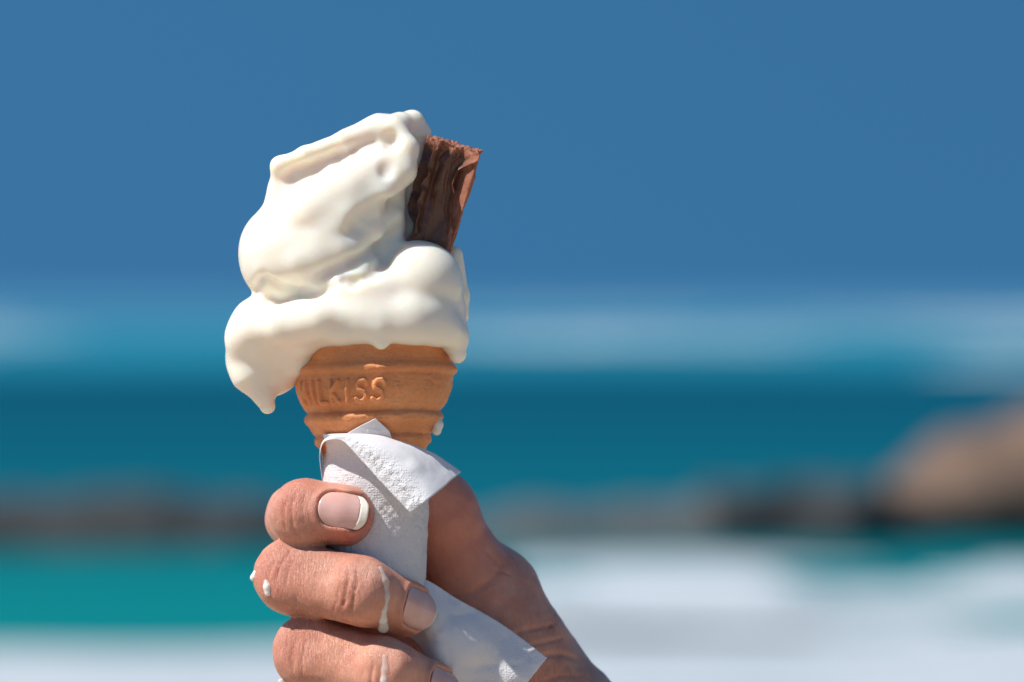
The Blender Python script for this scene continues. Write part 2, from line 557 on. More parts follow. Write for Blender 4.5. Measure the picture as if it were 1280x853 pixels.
def make_rock_mat(name, dark, mid, light, wet_h, wet):
    m = Mat(name); c = m.co()
    geo = m.n('ShaderNodeNewGeometry'); sep = m.n('ShaderNodeSeparateXYZ'); m.link(geo.outputs['Position'], sep.inputs[0])
    base = m.ramp(m.noise(c, 0.9, 5, 0.65), [(0.3, dark), (0.5, mid), (0.72, light)])
    tide = m.math('ADD', sep.outputs[2], m.math('MULTIPLY', m.noise(c, 0.8, 3), 0.7))
    weed = m.ramp(tide, [(wet_h, (1, 1, 1)), (wet_h + 0.16, (0, 0, 0))])
    nb = m.bump(m.noise(c, 3.5, 6, 0.65), 0.25, 0.7)
    m.set(Base_Color=m.mix(weed, base, wet), Roughness=0.75, Normal=nb)
    return m.m
M_TAN = make_rock_mat('tan_granite', (0.065, 0.040, 0.026), (0.165, 0.098, 0.064), (0.28, 0.172, 0.115), 0.95, (0.030, 0.024, 0.018))
M_REEF = make_rock_mat('wet_reef_rock', (0.024, 0.026, 0.028), (0.042, 0.044, 0.045), (0.065, 0.066, 0.066), 0.35, (0.020, 0.021, 0.020))
M_GREY = make_rock_mat('weathered_reef_rock', (0.060, 0.064, 0.064), (0.092, 0.094, 0.092), (0.135, 0.132, 0.125), 0.25, (0.038, 0.038, 0.034))

def rock(name, lumps, material, lo, hi, vox, seed, label, cat, rough=0.34):
    """lumps: (x, y, z, rx, ry, rz) in metres"""
    def f(p):
        d = None
        for (x, y, z, rx, ry, rz) in lumps:
            e = s_ell(p, (x, y, z), (rx, ry, rz))
            d = e if d is None else smin(d, e, 0.25)
        d = d + rough * (vnoise(p, 0.9, seed) * 0.6 + vnoise(p, 0.38, seed + 1) * 0.35 + np.abs(vnoise(p, 1.6, seed + 2)) * 0.8 - 0.3)
        return smax(d, -(p[:, 2] + 0.7), 0.1)
    v, q = surface(f, lo, hi, vox, 1)
    o = mesh_obj(name, v, q[:, ::-1], material)
    return tag(o, label, cat)

# 52 m out; one metre is about 105 units across the picture there
rock('boulder', [(6.1, 53.0, 0.40, 1.7, 1.6, 0.90), (5.1, 52.5, 0.22, 1.1, 1.0, 0.72), (7.1, 53.5, 0.70, 1.4, 1.3, 0.95), (4.4, 52.2, 0.1, 0.7, 0.8, 0.5), (8.5, 53, 0.6, 1.6, 1.6, 1.0)],
     M_TAN, (2.8, 50.0, -1), (11.8, 58, 3.2), 0.13, 71, 'big tan boulder with a dark foot at the right edge of the shore', 'rock')
rock('reef', [(3.5, 51.2, 0.0, 0.9, 0.7, 0.74), (2.7, 51.0, 0.0, 0.7, 0.6, 0.58), (4.2, 50.8, 0.0, 0.8, 0.5, 0.55)],
     M_REEF, (1.5, 49.3, -1), (6.4, 53, 1.6), 0.10, 81, 'black wet rock at the left foot of the tan boulder', 'rock')
rock('reef', [(0.2, 51.4, -0.05, 1.0, 0.8, 0.50), (1.5, 51.5, -0.05, 0.9, 0.8, 0.58), (2.5, 51.6, 0.0, 0.8, 0.7, 0.62), (-1.0, 51.3, -0.1, 0.6, 0.6, 0.40)],
     M_GREY, (-3, 49.5, -1), (4.5, 54, 1.2), 0.10, 91, 'low grey brown reef ledge seen just right of the thumb', 'rock', 0.16)
rock('reef', [(-4.6, 51, 0.02, 1.6, 0.8, 0.70), (-3.4, 51.2, 0.0, 1.1, 0.8, 0.66), (-6.1, 51.2, 0.0, 1.4, 0.8, 0.68), (-7.6, 51.0, 0.0, 1.0, 0.8, 0.66)],
     M_REEF, (-9.6, 49.2, -1), (-1.5, 53.5, 1.4), 0.10, 101, 'long black reef at the left edge behind the fingers', 'rock', 0.16)

# ------------------------------------------------------------------ wafer cone
CX = 467.0
def lean(p, deg=4.0, pivot=(500.0, 0.0)):
    """tip the cone's top away from the camera"""
    p = np.array(p, float)
    a = R(deg); y = p[..., 1] - pivot[0]; d = p[..., 2] - pivot[1]
    out = p.copy()
    out[..., 1] = pivot[0] + y * math.cos(a) + d * math.sin(a) * 1.0
    out[..., 2] = pivot[1] + d * math.cos(a) - y * math.sin(a)
    return out

PROFILE = [(417, 92), (420, 98), (424, 99), (440, 97.5), (452, 98), (457, 99.5), (460, 103), (464, 104.5), (468, 103), (470.5, 99.5), (476, 98.8),
           (490, 96.5), (502, 92), (510, 87.5), (514, 83.5), (517, 82.5), (519, 85.5), (523, 87), (528, 85.5), (533, 80), (540, 75.5), (545, 71), (547, 72.5),
           (551, 73.5), (555, 72), (558, 68), (566, 64), (600, 60), (700, 50), (745, 45), (750, 36), (751, 2)]
def build_cone():
    py = np.array([a for a, b in PROFILE], float); pr = np.array([b for a, b in PROFILE], float)
    yy = np.unique(np.concatenate([np.linspace(417, 562, 190), np.linspace(562, 744, 36), [745, 748, 750, 751]]))
    rr = np.interp(yy, py, pr)
    k = np.array([1, 2, 3, 2, 1.0]); k /= k.sum()
    rs = np.convolve(np.pad(rr, 2, mode='edge'), k, 'valid'); rs[-4:] = rr[-4:]
    nt = 760
    th = np.linspace(-math.pi, math.pi, nt, endpoint=False)      # 0 faces the camera
    T, Y = np.meshgrid(th, yy, indexing='ij')
    Rr = np.broadcast_to(rs, T.shape).copy()
    # moulded lettering: strokes in (arc length, y) units
    s = T * 96.0
    L = {'M': [[(-8, 13), (-7, -13), (0, 5), (7, -13), (8, 13)]], 'I': [[(0, -13), (0, 13)]], 'L': [[(-5, -13), (-5, 13), (7, 13)]],
         'K': [[(-6, -13), (-6, 13)], [(7, -13), (-5, 1), (8, 13)]],
         'S': [[(7.5, -9), (3, -13), (-3.5, -12.5), (-7, -8.5), (-5, -3), (4.5, 1.5), (7.5, 6), (5, 11), (-1, 13), (-8, 9.5)]]}
    word = [('M', -60), ('I', -48.5), ('L', -39.5), ('K', -28.5), ('I', -18), ('S', -7.5), ('S', 5)]
    H = np.zeros_like(T)
    for ch, deg in word:
        sc = R(deg) * 96.0
        sel = (np.abs(s - sc) < 16) & (Y > 470) & (Y < 514)
        q = np.stack([((s[sel] - sc) + (Y[sel] - 493) * 0.10) / 0.80, (Y[sel] - 493.0), np.zeros(sel.sum())], 1)
        best = np.full(sel.sum(), 99.0)
        for st in L[ch]:
            d, _ = seg_dist(q, [(a, b, 0) for a, b in st]); best = np.minimum(best, d)
        H[sel] = np.maximum(H[sel], np.clip(1.45 - best / 3.0, 0, 1))
    H = H * H * (3 - 2 * H)
    P0 = np.stack([np.sin(T) * 95, Y, -np.cos(T) * 95], -1)
    fade = 0.8 + 0.3 * vnoise(P0, 14, 7)
    Rr += 5.6 * H * fade
    # worn-off marks to the right of the word, knife-edge streaks and the unevenness of a baked wafer
    band = np.exp(-((Y - 492) / 13) ** 2)
    streak = vnoise(np.stack([s, Y * 0.22, T * 0], -1), 5.0, 17)
    Rr += band * 1.0 * streak * np.clip((s - 12) / 10, 0, 1)
    scrib, _ = seg_dist(np.stack([s, Y, T * 0], -1).reshape(-1, 3), [(17, 486, 0), (24, 497, 0), (31, 485, 0), (36, 497, 0), (43, 486, 0), (50, 498, 0)])
    Rr += 1.6 * np.clip(1.2 - scrib.reshape(T.shape) / 3.0, 0, 1) * (0.45 + 0.5 * vnoise(P0, 9, 31))
    Rr += 0.9 * vnoise(P0, 26, 11) + 0.6 * vnoise(P0 * A(1, 2.2, 1), 11, 12) + 0.28 * vnoise(P0 * A(1, 1.6, 1), 4.5, 13)
    Rr -= 0.6 * np.clip(0.22 - np.abs(vnoise(P0 * A(0.7, 1.8, 0.7), 13, 23)), 0, 1) / 0.22 * (0.4 + 0.6 * (vnoise(P0, 40, 24) > 0))
    wob = 1.1 * vnoise(P0 * A(1, 0.05, 1), 40, 19)
    P = np.stack([CX + np.sin(T) * Rr, Y + wob + (np.sin(T) * -2.0), -np.cos(T) * Rr], -1)
    P = lean(P)
    o = mesh_obj('wafer_cone', W(P.reshape(-1, 3)), grid_faces(nt, len(yy), True)[:, ::-1], M_WAFER)
    return tag(o, 'orange brown flat-bottomed wafer cone with moulded lettering under its rim', 'ice cream cone')
build_cone()

# ------------------------------------------------------------------ soft-serve ice cream
def f_ice0(p):
    k = 16.0
    d = s_ell(p, (458, 395, 5), (108, 46, 100))                                  # bottom coil on the rim
    d = smin(d, s_ell(p, (450, 394, -68), (112, 31, 48), -3), 24)                # front skirt
    d = smin(d, s_ell(p, (452, 310, 30), (96, 90, 62)), 30)                      # bulk behind
    d = smin(d, s_chain(p, [(330, 412, -28), (331, 440, -14), (340, 458, -10)], [43, 45, 37]), 18)   # lower left lobe
    d = smin(d, s_chain(p, [(345, 425, -30), (372, 440, -34)], [40, 30]), 18)
    d = smin(d, s_chain(p, [(335, 428, -50), (382, 424, -70)], [20, 20]), 20)
    d = smin(d, s_ell(p, (324, 456, -18), (36, 36, 36)), 16)
    d = smin(d, s_chain(p, [(304, 424, -46), (322, 410, -70), (354, 408, -90), (398, 402, -98)], [16, 20, 20, 20]), 24)   # overhanging lip
    d = smin(d, s_ell(p, (352, 318, -20), (53, 62, 62)), 14)                     # left middle lobe
    d = smin(d, s_ell(p, (408, 322, -58), (72, 46, 42), 12), 26)                 # middle coil front
    d = smin(d, s_ell(p, (524, 356, -38), (55, 55, 58)), 13)                     # round right lobe
    d = smin(d, s_chain(p, [(556, 392, -30), (566, 420, -34), (572, 442, -36)], [28, 20, 11]), 14)
    d = smin(d, s_chain(p, [(568, 318, 10), (574, 370, 12), (577, 395, 8)], [10, 12, 9]), 8)      # drip behind on the right
    # upper coil: sloping body
    u = s_chain(p, [(400, 300, -18), (420, 250, -16), (450, 205, -6)], [62, 60, 48])
    u = smin(u, s_ell(p, (368, 245, -8), (34, 52, 46), 14), 22)
    u = smin(u, s_chain(p, [(480, 175, 0), (505, 168, 8)], [34, 26]), 18)
    u = smin(u, s_ell(p, (424, 258, -50), (64, 46, 36), -38), 20)
    u = smin(u, s_chain(p, [(392, 270, -64), (440, 240, -62), (486, 208, -48)], [31, 28, 23]), 24)
    # lip along the upper left edge, its own groove below it
    u = smin(u, s_chain(p, [(353, 209, -44), (385, 197, -52), (430, 180, -48), (470, 164, -34), (500, 156, -14), (516, 152, 4)], [10, 12, 13, 14, 14, 13]), 7)
    u = smin(u, s_chain(p, [(353, 209, -42), (351, 236, -34), (346, 268, -28)], [10, 11, 16]), 12)
    # rolled ribbon on the right of the peak
    u = smin(u, s_chain(p, [(492, 166, -34), (508, 188, -44), (504, 216, -54), (478, 246, -68), (440, 274, -76), (405, 305, -76)], [18, 16, 17, 19, 22, 24]), 14)
    u = smin(u, s_chain(p, [(516, 152, 4), (526, 166, 8), (520, 200, 10), (500, 245, 4)], [12, 12, 16, 18]), 10)
    u = smin(u, s_chain(p, [(490, 240, -26), (484, 280, -26), (476, 320, -30)], [20, 22, 28]), 12)       # second coil behind the ribbon
    d = smin(d, u, 10)
    d = smin(d, s_ell(p, (458, 364, -72), (46, 27, 34)), 20)                      # front of the coil runs into the skirt
    d = smin(d, s_chain(p, [(490, 268, -44), (468, 290, -64), (428, 312, -84), (376, 330, -82), (338, 336, -60)], [12, 13, 14, 14, 12]), 13)
    # drips
    d = smin(d, s_chain(p, [(318, 470, -32), (330, 492, -34), (336, 507, -35)], [24, 13, 9.5]), 12)
    d = smin(d, s_chain(p, [(390, 413, -64), (430, 410, -88), (478, 409, -96), (522, 410, -88), (560, 414, -54)], [17, 18, 18, 18, 17]), 14)
    d = smin(d, s_chain(p, [(515, 398, -86), (548, 406, -64)], [20, 20]), 22)
    d = smin(d, s_chain(p, [(474, 420, -98), (479, 428, -100)], [9, 8]), 10)
    # hollow seat on the cone rim: cream hugs the wafer
    return d

def first_depth(x, y, f, start=-170):
    """depth of the first surface met at (x, y)"""
    p = A(x, y, start)[None]
    for _ in range(60):
        p = p + A(0, 0, 1) * f(p)[:, None] * 0.85
    return float(p[0, 2])

def drape(pts, f, off=0.0):
    return [(x, y, first_depth(x, y, f) + off) for x, y in pts]

FOLDS = [([(356, 232), (380, 220), (415, 206), (440, 196)], 12, 11),
         ([(440, 290), (455, 275), (480, 260), (510, 242)], 10, 12),
         ([(438, 292), (450, 279), (462, 270)], 5, 5),
         ([(504, 286), (474, 310), (436, 331), (396, 346)], 8, 7),
         ([(334, 343), (350, 358), (375, 368), (400, 368), (420, 360)], 6, 10),
         ([(326, 394), (329, 381), (342, 374), (354, 379)], 5, 3.5),
         ([(462, 352), (476, 338), (488, 320), (505, 306)], 8, 6),
         ([(316, 364), (324, 357), (334, 344)], 6, 5)]
FOLDS = [(drape(a, f_ice0), w_, dep) for a, w_, dep in FOLDS]
_dz = first_depth(491, 177, f_ice0); _dz2 = first_depth(486, 211, f_ice0)
POCKET = drape([(435, 351), (446, 353), (459, 347)], f_ice0, 1.0)

def f_ice(p):
    d = f_ice0(p)
    d = smax(d, -s_ell(p, (491, 177, _dz - 3), (11, 14, 13), 8), 8)
    d = smax(d, -s_ell(p, (486, 211, _dz2 - 4), (7, 13, 6), 14), 10)
    d = smax(d, -s_chain(p, POCKET, [5, 7, 3]), 6)
    near = np.abs(d) < 16
    if near.any():
        d = d.copy(); q = p[near]; e = vnoise(q, 36, 2) * 0.8
        for pts, w_, dep in FOLDS:
            e += groove(q, pts, w_, dep)
        d[near] += e
    return d

vi, qi = surface(f_ice, (270, 125, -135), (600, 530, 125), 2.0)
ice = mesh_obj('ice_cream', W(vi), qi, M_CREAM)
tag(ice, 'melting white soft serve ice cream swirl slumping over the cone rim', 'ice cream')

# ------------------------------------------------------------------ chocolate flake
def build_flake():
    bot = A(518, 350, -2); top = A(567, 180, -10)
    ax = top - bot; Ln = np.linalg.norm(ax); ax /= Ln
    right = np.cross(ax, A(0, 0, -1)); right /= np.linalg.norm(right)
    if right[0] < 0: right = -right
    fwd = np.cross(right, ax); fwd /= np.linalg.norm(fwd)
    if fwd[2] > 0: fwd = -fwd
    tw = R(20)                                    # turned so that its right side shows
    r2 = right * math.cos(tw) - fwd * math.sin(tw); f2 = fwd * math.cos(tw) + right * math.sin(tw)
    ns, nt = 420, 260
    a = np.linspace(0, 2 * math.pi, ns, endpoint=False); t = np.linspace(0, 1, nt)
    Aa, Tt = np.meshgrid(a, t, indexing='ij')
    e = 0.30
    af = np.linspace(0, 2 * math.pi, 6000)
    fx = np.sign(np.cos(af)) * np.abs(np.cos(af)) ** e * 26; fy = np.sign(np.sin(af)) * np.abs(np.sin(af)) ** e * 21
    per = np.concatenate([[0], np.cumsum(np.hypot(np.diff(fx), np.diff(fy)))])
    sa = np.linspace(0, per[-1], ns, endpoint=False)
    cx1 = np.interp(sa, per, fx); cy1 = np.interp(sa, per, fy)
    tx = np.roll(cx1, -3) - np.roll(cx1, 3); ty = np.roll(cy1, -3) - np.roll(cy1, 3); tl = np.hypot(tx, ty)
    cx = np.broadcast_to(cx1[:, None], Aa.shape).copy(); cy = np.broadcast_to(cy1[:, None], Aa.shape).copy()
    nrm = np.broadcast_to(np.stack([ty / tl, -tx / tl], -1)[:, None, :], Aa.shape + (2,))
    arc = np.broadcast_to(sa[:, None], Aa.shape)
    Q = np.stack([cx * 1.0, cy * 1.0, Tt * Ln], -1)
    # sheets of folded chocolate: ridges along the bar that drift sideways
    drift = 9 * vnoise(np.stack([Tt * Ln, arc * 0.3, Tt * 0], -1), 34, 5) + 2.5 * vnoise(np.stack([Tt * Ln, arc, Tt * 0], -1), 12, 6)
    ph = (arc + drift)
    fold = 1 - np.abs(vnoise(np.stack([ph, Tt * Ln * 0.10, Tt * 0], -1), 12.5, 3)) * 2.4
    fold2 = vnoise(np.stack([ph, Tt * Ln * 0.12, Tt * 0 + 9], -1), 3.2, 8)
    side = np.clip((cx - 22) / 3, 0, 1)            # the broken right face is flatter and finely combed
    disp = (fold * 7.5 + fold2 * 0.9) * (1 - 0.75 * side) + side * (vnoise(np.stack([cy, Tt * Ln * 0.05, Tt * 0], -1), 1.8, 21) * 1.0)
    crumbn = vnoise(Q, 6, 31) * 0.6 + vnoise(Q, 3, 32) * 0.6
    edge = np.clip((Tt - 0.90) / 0.10, 0, 1)
    disp += crumbn * (0.25 + 0.5 * side + 2.2 * edge)
    cx = cx + nrm[..., 0] * disp; cy = cy + nrm[..., 1] * disp
    fl = np.clip((cx - 7) / 16, 0, 1) * (cy > 0) * (0.45 + 0.55 * Tt)
    fl = fl * fl * (3 - 2 * fl)
    cy = cy + 22 * fl + fl * 1.2 * vnoise(np.stack([cx, Tt * Ln * 0.05, Tt * 0], -1), 1.6, 51)
    hh = Tt * Ln + edge * (vnoise(np.stack([cx, cy, Tt * 0], -1), 9, 41) * 3.2 + 1.6 * vnoise(np.stack([cx, cy, Tt * 0], -1), 4, 42))
    P = bot + cx[..., None] * r2 + cy[..., None] * (-f2) * -1 + hh[..., None] * ax
    crumb_lit = np.clip(0.9 * side + 0.9 * np.clip(fl * 1.6, 0, 1) + 1.0 * np.clip((Tt - 0.93) / 0.04 + crumbn * 0.8, 0, 1), 0, 1)  # top is truly crumbly; right face and flange are coloured lighter as if sunlit
    V = [P.reshape(-1, 3)]; C = [crumb_lit.ravel()]
    F = [grid_faces(ns, nt, True)]
    # rough broken top: rings shrinking to the middle, pitted
    nr = 26; base = ns * nt
    ring_prev = np.arange(ns) * nt + nt - 1
    for r in range(1, nr + 1):
        k = 1 - r / nr
        x = cx[:, -1] * k; y = cy[:, -1] * k
        q = np.stack([x, y, x * 0], -1)
        h = Ln + vnoise(q, 9, 41) * 3.2 + 1.6 * vnoise(q, 4, 42) - 3.5 * np.clip(np.abs(vnoise(q, 6, 43)) * 2, 0, 1) * (1 - k)
        V.append(bot + x[:, None] * r2 + y[:, None] * f2 + h[:, None] * ax); C.append(np.ones(ns))
        ring = base + (r - 1) * ns + np.arange(ns)
        F.append(np.stack([ring_prev, np.roll(ring_prev, -1), np.roll(ring, -1), ring], 1)); ring_prev = ring
    V = np.concatenate(V); F = np.concatenate(F)
    o = mesh_obj('chocolate_flake', W(V), F, M_CHOC)
    attr(o, 'crumb_lit', np.concatenate(C))
    # outward normals
    import bmesh
    bm = bmesh.new(); bm.from_mesh(o.data); bmesh.ops.recalc_face_normals(bm, faces=bm.faces); bm.to_mesh(o.data); bm.free()
    return tag(o, 'brown flaky chocolate bar stuck into the ice cream, leaning right', 'chocolate')
build_flake()

# ------------------------------------------------------------------ the hand
IDX = dict(mcp=(540, 690, 150), pip=(372, 650, 60), dip=(384, 639, -66), tip=(431, 639, -76), r=(52, 42, 41.5, 35.5))
MID = dict(mcp=(500, 760, 140), pip=(369, 717, -58), dip=(454, 731, -114), tip=(503, 755, -62), flat=(0.1, -0.25, -0.95), r=(54, 47, 42, 34))
RNG = dict(mcp=(500, 845, 130), pip=(391, 811, -60), dip=(485, 831, -112), tip=(533, 853, -60), flat=(0.1, -0.25, -0.95), r=(52, 46, 41, 33))
PNK = dict(mcp=(520, 930, 110), pip=(420, 898, -40), dip=(500, 918, -78), tip=(545, 935, -58), r=(46, 40, 36, 29))
THUMB = [(664, 907, 120), (624, 794, 100), (573, 702, 84), (548, 644, 62), (524, 612, 48)]
THUMB_R = [73, 65, 47, 48, 42]

def unit(v):
    v = np.asarray(v, float); return v / np.linalg.norm(v)

def finger(p, fg, bow=0.0):
    m_, pp, dd, tt = fg['mcp'], fg['pip'], fg['dip'], fg['tip']; r = fg['r']
    a = s_cap(p, m_, pp, r[0], r[1])
    b = s_cap(p, pp, dd, r[1] * 0.97, r[2])
    c_ = s_cap(p, dd, tt, r[2], r[3])
    d = smin(smin(a, b, 12), c_, 10)
    # knuckles stand out a little, the bones between them are slimmer
    d = d + 2.6 * np.exp(-(((p - ((A(*pp) * 0.45 + A(*dd) * 0.55)).astype(p.dtype)) ** 2).sum(1)) / (46.0 ** 2))
    mid = (A(*pp) + A(*dd)) / 2
    # pad of the middle joint and of the fingertip
    d = smin(d, s_ell(p, A(*tt) + A(2, 3, 6), (r[3] * 1.03,) * 3), 10)
    if 'flat' in fg:                                   # backs of the middle bones are flatter than a tube
        n = unit(fg['flat']); ax = unit(A(*dd) - A(*pp)); n = unit(n - ax * (n @ ax))
        q = p - A(*pp).astype(p.dtype)
        d = smax(d, q @ n.astype(p.dtype) - r[1] * 0.90, 16)
        k = A(*dd) + n * r[2] * 0.62
        d = smin(d, s_ell(p, k, (17, 24, 15)), 14)
    return d

def f_hand0(p):
    d = finger(p, IDX)
    d = smin(d, finger(p, MID), 5)
    d = smin(d, finger(p, RNG), 5)
    d = smin(d, finger(p, PNK), 6)
    # palm: slab behind the cone from the knuckles to the wrist
    palm = s_chain(p, [(540, 690, 155), (600, 770, 150), (700, 900, 130)], [55, 62, 68], 20)
    palm = smin(palm, s_chain(p, [(500, 770, 150), (590, 850, 145), (700, 960, 125)], [55, 60, 70], 20), 40)
    palm = smin(palm, s_chain(p, [(510, 860, 135), (600, 930, 130), (710, 1010, 115)], [52, 62, 66], 20), 40)
    palm = smin(palm, s_chain(p, [(520, 930, 112), (610, 1000, 100), (700, 1040, 95)], [46, 58, 62], 20), 40)
    palm = smin(palm, s_chain(p, [(700, 950, 110), (770, 1080, 110), (850, 1240, 115)], [92, 84, 92], 20), 50)
    d = smin(d, palm, 26)
    th = s_chain(p, THUMB, THUMB_R, 16)
    th = smin(th, s_ell(p, (638, 857, 112), (83, 93, 80), 25), 24)                # ball of the thumb
    th = smin(th, s_ell(p, (652, 800, 110), (52, 46, 60), 30), 14)
    web = s_cap(p, (622, 742, 120), (562, 722, 165), 50, 48)
    th = smin(th, web, 30)
    d = smin(d, th, 22)
    return d

def unit(v):
    v = np.asarray(v, float); return v / np.linalg.norm(v)

NAILS = [  # finger, dorsal normal, centre offset along the axis from the tip centre, length, width
    dict(f=IDX, n=(-0.02, -0.22, -0.97), axis=(0.965, 0.16, 0.0), base=-30, L=62, Wd=44, r=(42.5, 36.5), free=0.83),
    dict(f=MID, n=(0.58, -0.06, -0.80), axis=(0.74, 0.36, 0.56), base=-25, L=56, Wd=48, r=(42, 34), free=0.965),
    dict(f=RNG, n=(0.58, -0.06, -0.80), axis=(0.74, 0.36, 0.56), base=-24, L=54, Wd=46, r=(41, 33), free=0.965),
    dict(f=PNK, n=(0.40, -0.10, -0.90), axis=(0.82, 0.30, 0.42), base=-20, L=46, Wd=38, r=(36, 29), free=0.92)]
for nl in NAILS:
    a = unit(nl['axis']); n = unit(nl['n']); n = unit(n - a * (n @ a)); b = np.cross(n, a)
    nl['a'], nl['nn'], nl['b'] = a, n, b
    nl['c'] = A(*nl['f']['tip'])

def nail_uv(p, nl):
    q = p - nl['c']
    return q @ nl['a'], q @ nl['b'], q @ nl['nn']

def nail_mask(u, v, nl, grow=0.0):
    """signed distance to the nail outline (negative inside)"""
    L, Wd = nl['L'] + grow * 2, nl['Wd'] + grow * 2
    uc = nl['base'] + nl['L'] / 2
    rr = Wd * 0.42
    qx = np.abs(u - uc) - (L / 2 - rr); qy = np.abs(v) - (Wd / 2 - rr)
    return np.hypot(np.maximum(qx, 0), np.maximum(qy, 0)) + np.minimum(np.maximum(qx, qy), 0) - rr

CREASES = [
    # (polyline, width, depth)
    ([(350, 722), (355, 702), (364, 687), (369, 680)], 2.4, 2.2),
    ([(362, 730), (366, 708), (374, 690)], 2.2, 1.3),
    ([(340, 730), (342, 712), (350, 694)], 2.2, 1.6),
    ([(346, 735, -96), (338, 715, -92), (344, 694, -84)], 3.0, 1.2),
    ([(430, 765), (437, 740), (442, 712), (440, 697)], 2.6, 2.2),
    ([(440, 766), (447, 744), (452, 716), (450, 701)], 2.4, 1.8),
    ([(421, 760), (427, 742), (431, 718)], 2.4, 1.2),
    ([(350, 756, -84), (362, 762, -92), (372, 764, -92)], 4.0, 3.0),
    ([(428, 772, -128), (436, 768, -136), (444, 772, -128)], 3.5, 3.0),
    ([(372, 836), (369, 815), (374, 790)], 2.6, 1.8),
    ([(384, 838), (382, 815), (388, 792)], 2.2, 1.2),
    ([(376, 846, -104), (386, 850, -106), (400, 853, -106)], 4.0, 3.0),
    ([(462, 872), (468, 845), (472, 815)], 2.6, 2.0),
    ([(472, 872), (478, 845), (482, 818)], 2.4, 1.6),
    ([(376, 608), (370, 630), (372, 655), (380, 670)], 2.6, 1.7),
    ([(388, 608), (383, 628), (384, 650)], 2.2, 1.2),
    ([(364, 618), (360, 638), (363, 660)], 2.2, 1.2),
    # thumb crease and wrist folds
    ([(560, 748), (590, 745), (615, 728), (628, 708)], 4.5, 2.6),
    ([(640, 796), (660, 791), (685, 788), (708, 789)], 3.0, 2.6),
    ([(655, 812), (680, 808), (700, 805), (718, 798)], 2.8, 1.8),
    ([(660, 828), (690, 823), (705, 824), (728, 834)], 3.4, 3.4),
    ([(668, 858), (700, 850), (730, 852)], 3.0, 1.2),
    ([(605, 690), (616, 700), (626, 712)], 3.0, 2.0),
    ([(616, 716), (628, 718), (640, 724)], 2.6, 1.8)]

CREASES = [([q if len(q) == 3 else (q[0], q[1], first_depth(q[0], q[1], f_hand0)) for q in pts], w_, dep) for pts, w_, dep in CREASES]

def f_hand(p):
    d = f_hand0(p)
    near = np.abs(d) < 7
    if near.any():
        q = p[near]; e = np.zeros(len(q))
        for pts, w_, dep in CREASES:
            e += groove(q, pts, w_, dep)
        for nl in NAILS:
            u, v, h = nail_uv(q, nl)
            sd = nail_mask(u, v, nl)
            top = np.clip(h / 12, 0, 1)
            free = np.clip((nl['base'] + nl['L'] * 0.90 - u) / 6, 0, 1)
            e += top * 2.8 * np.clip(0.5 - sd / 3.0, 0, 1)                        # nail bed lies lower
            e -= top * free * 2.6 * np.exp(-((sd - 5.0) / 4.0) ** 2)               # fold of skin round the nail
        e += vnoise(q, 22, 61) * 1.1 + vnoise(q, 9, 62) * 0.35
        d = d.copy(); d[near] += e
    return d

vh, qh = surface(f_hand, (300, 530, -175), (960, 1290, 245), 2.0)
wrist = W(A(850, 1240, 115))
person = empty('person', wrist)
tag(person, 'bare hand gripping the cone, fingers curled in front, thumb raised behind', 'hand')
hand = mesh_obj('hand', W(vh), qh, M_SKIN, person)
def blob(v, c, r): return np.exp(-(((v - A(*c)) ** 2).sum(1)) / (r * r))
red = (blob(vh, (455, 655, -90), 38) + 0.8 * blob(vh, (352, 708, -95), 34) + 0.8 * blob(vh, (362, 800, -95), 34) + 0.7 * blob(vh, (375, 620, -95), 40)
       + 0.6 * blob(vh, (452, 735, -140), 26) + 0.9 * blob(vh, (430, 670, -100), 30) + 1.1 * blob(vh, (570, 670, 30), 85) + 0.5 * blob(vh, (540, 785, -100), 30))  # the wide thumb blob is a redder pad plus shade put into the colour
attr(hand, 'red', np.clip(red, 0, 1))
wrk = 0.16 + 0.95 * blob(vh, (385, 700, -95), 52) + 0.9 * blob(vh, (395, 800, -95), 52) + 0.6 * blob(vh, (445, 735, -150), 26) + 0.35 * blob(vh, (370, 635, -100), 36) + 0.7 * blob(vh, (700, 800, 60), 85)
attr(hand, 'wrinkle', np.clip(wrk, 0, 1))
attr(hand, 'pale', np.clip(blob(vh, (470, 706, -135), 20) + blob(vh, (400, 690, -100), 40), 0, 1))

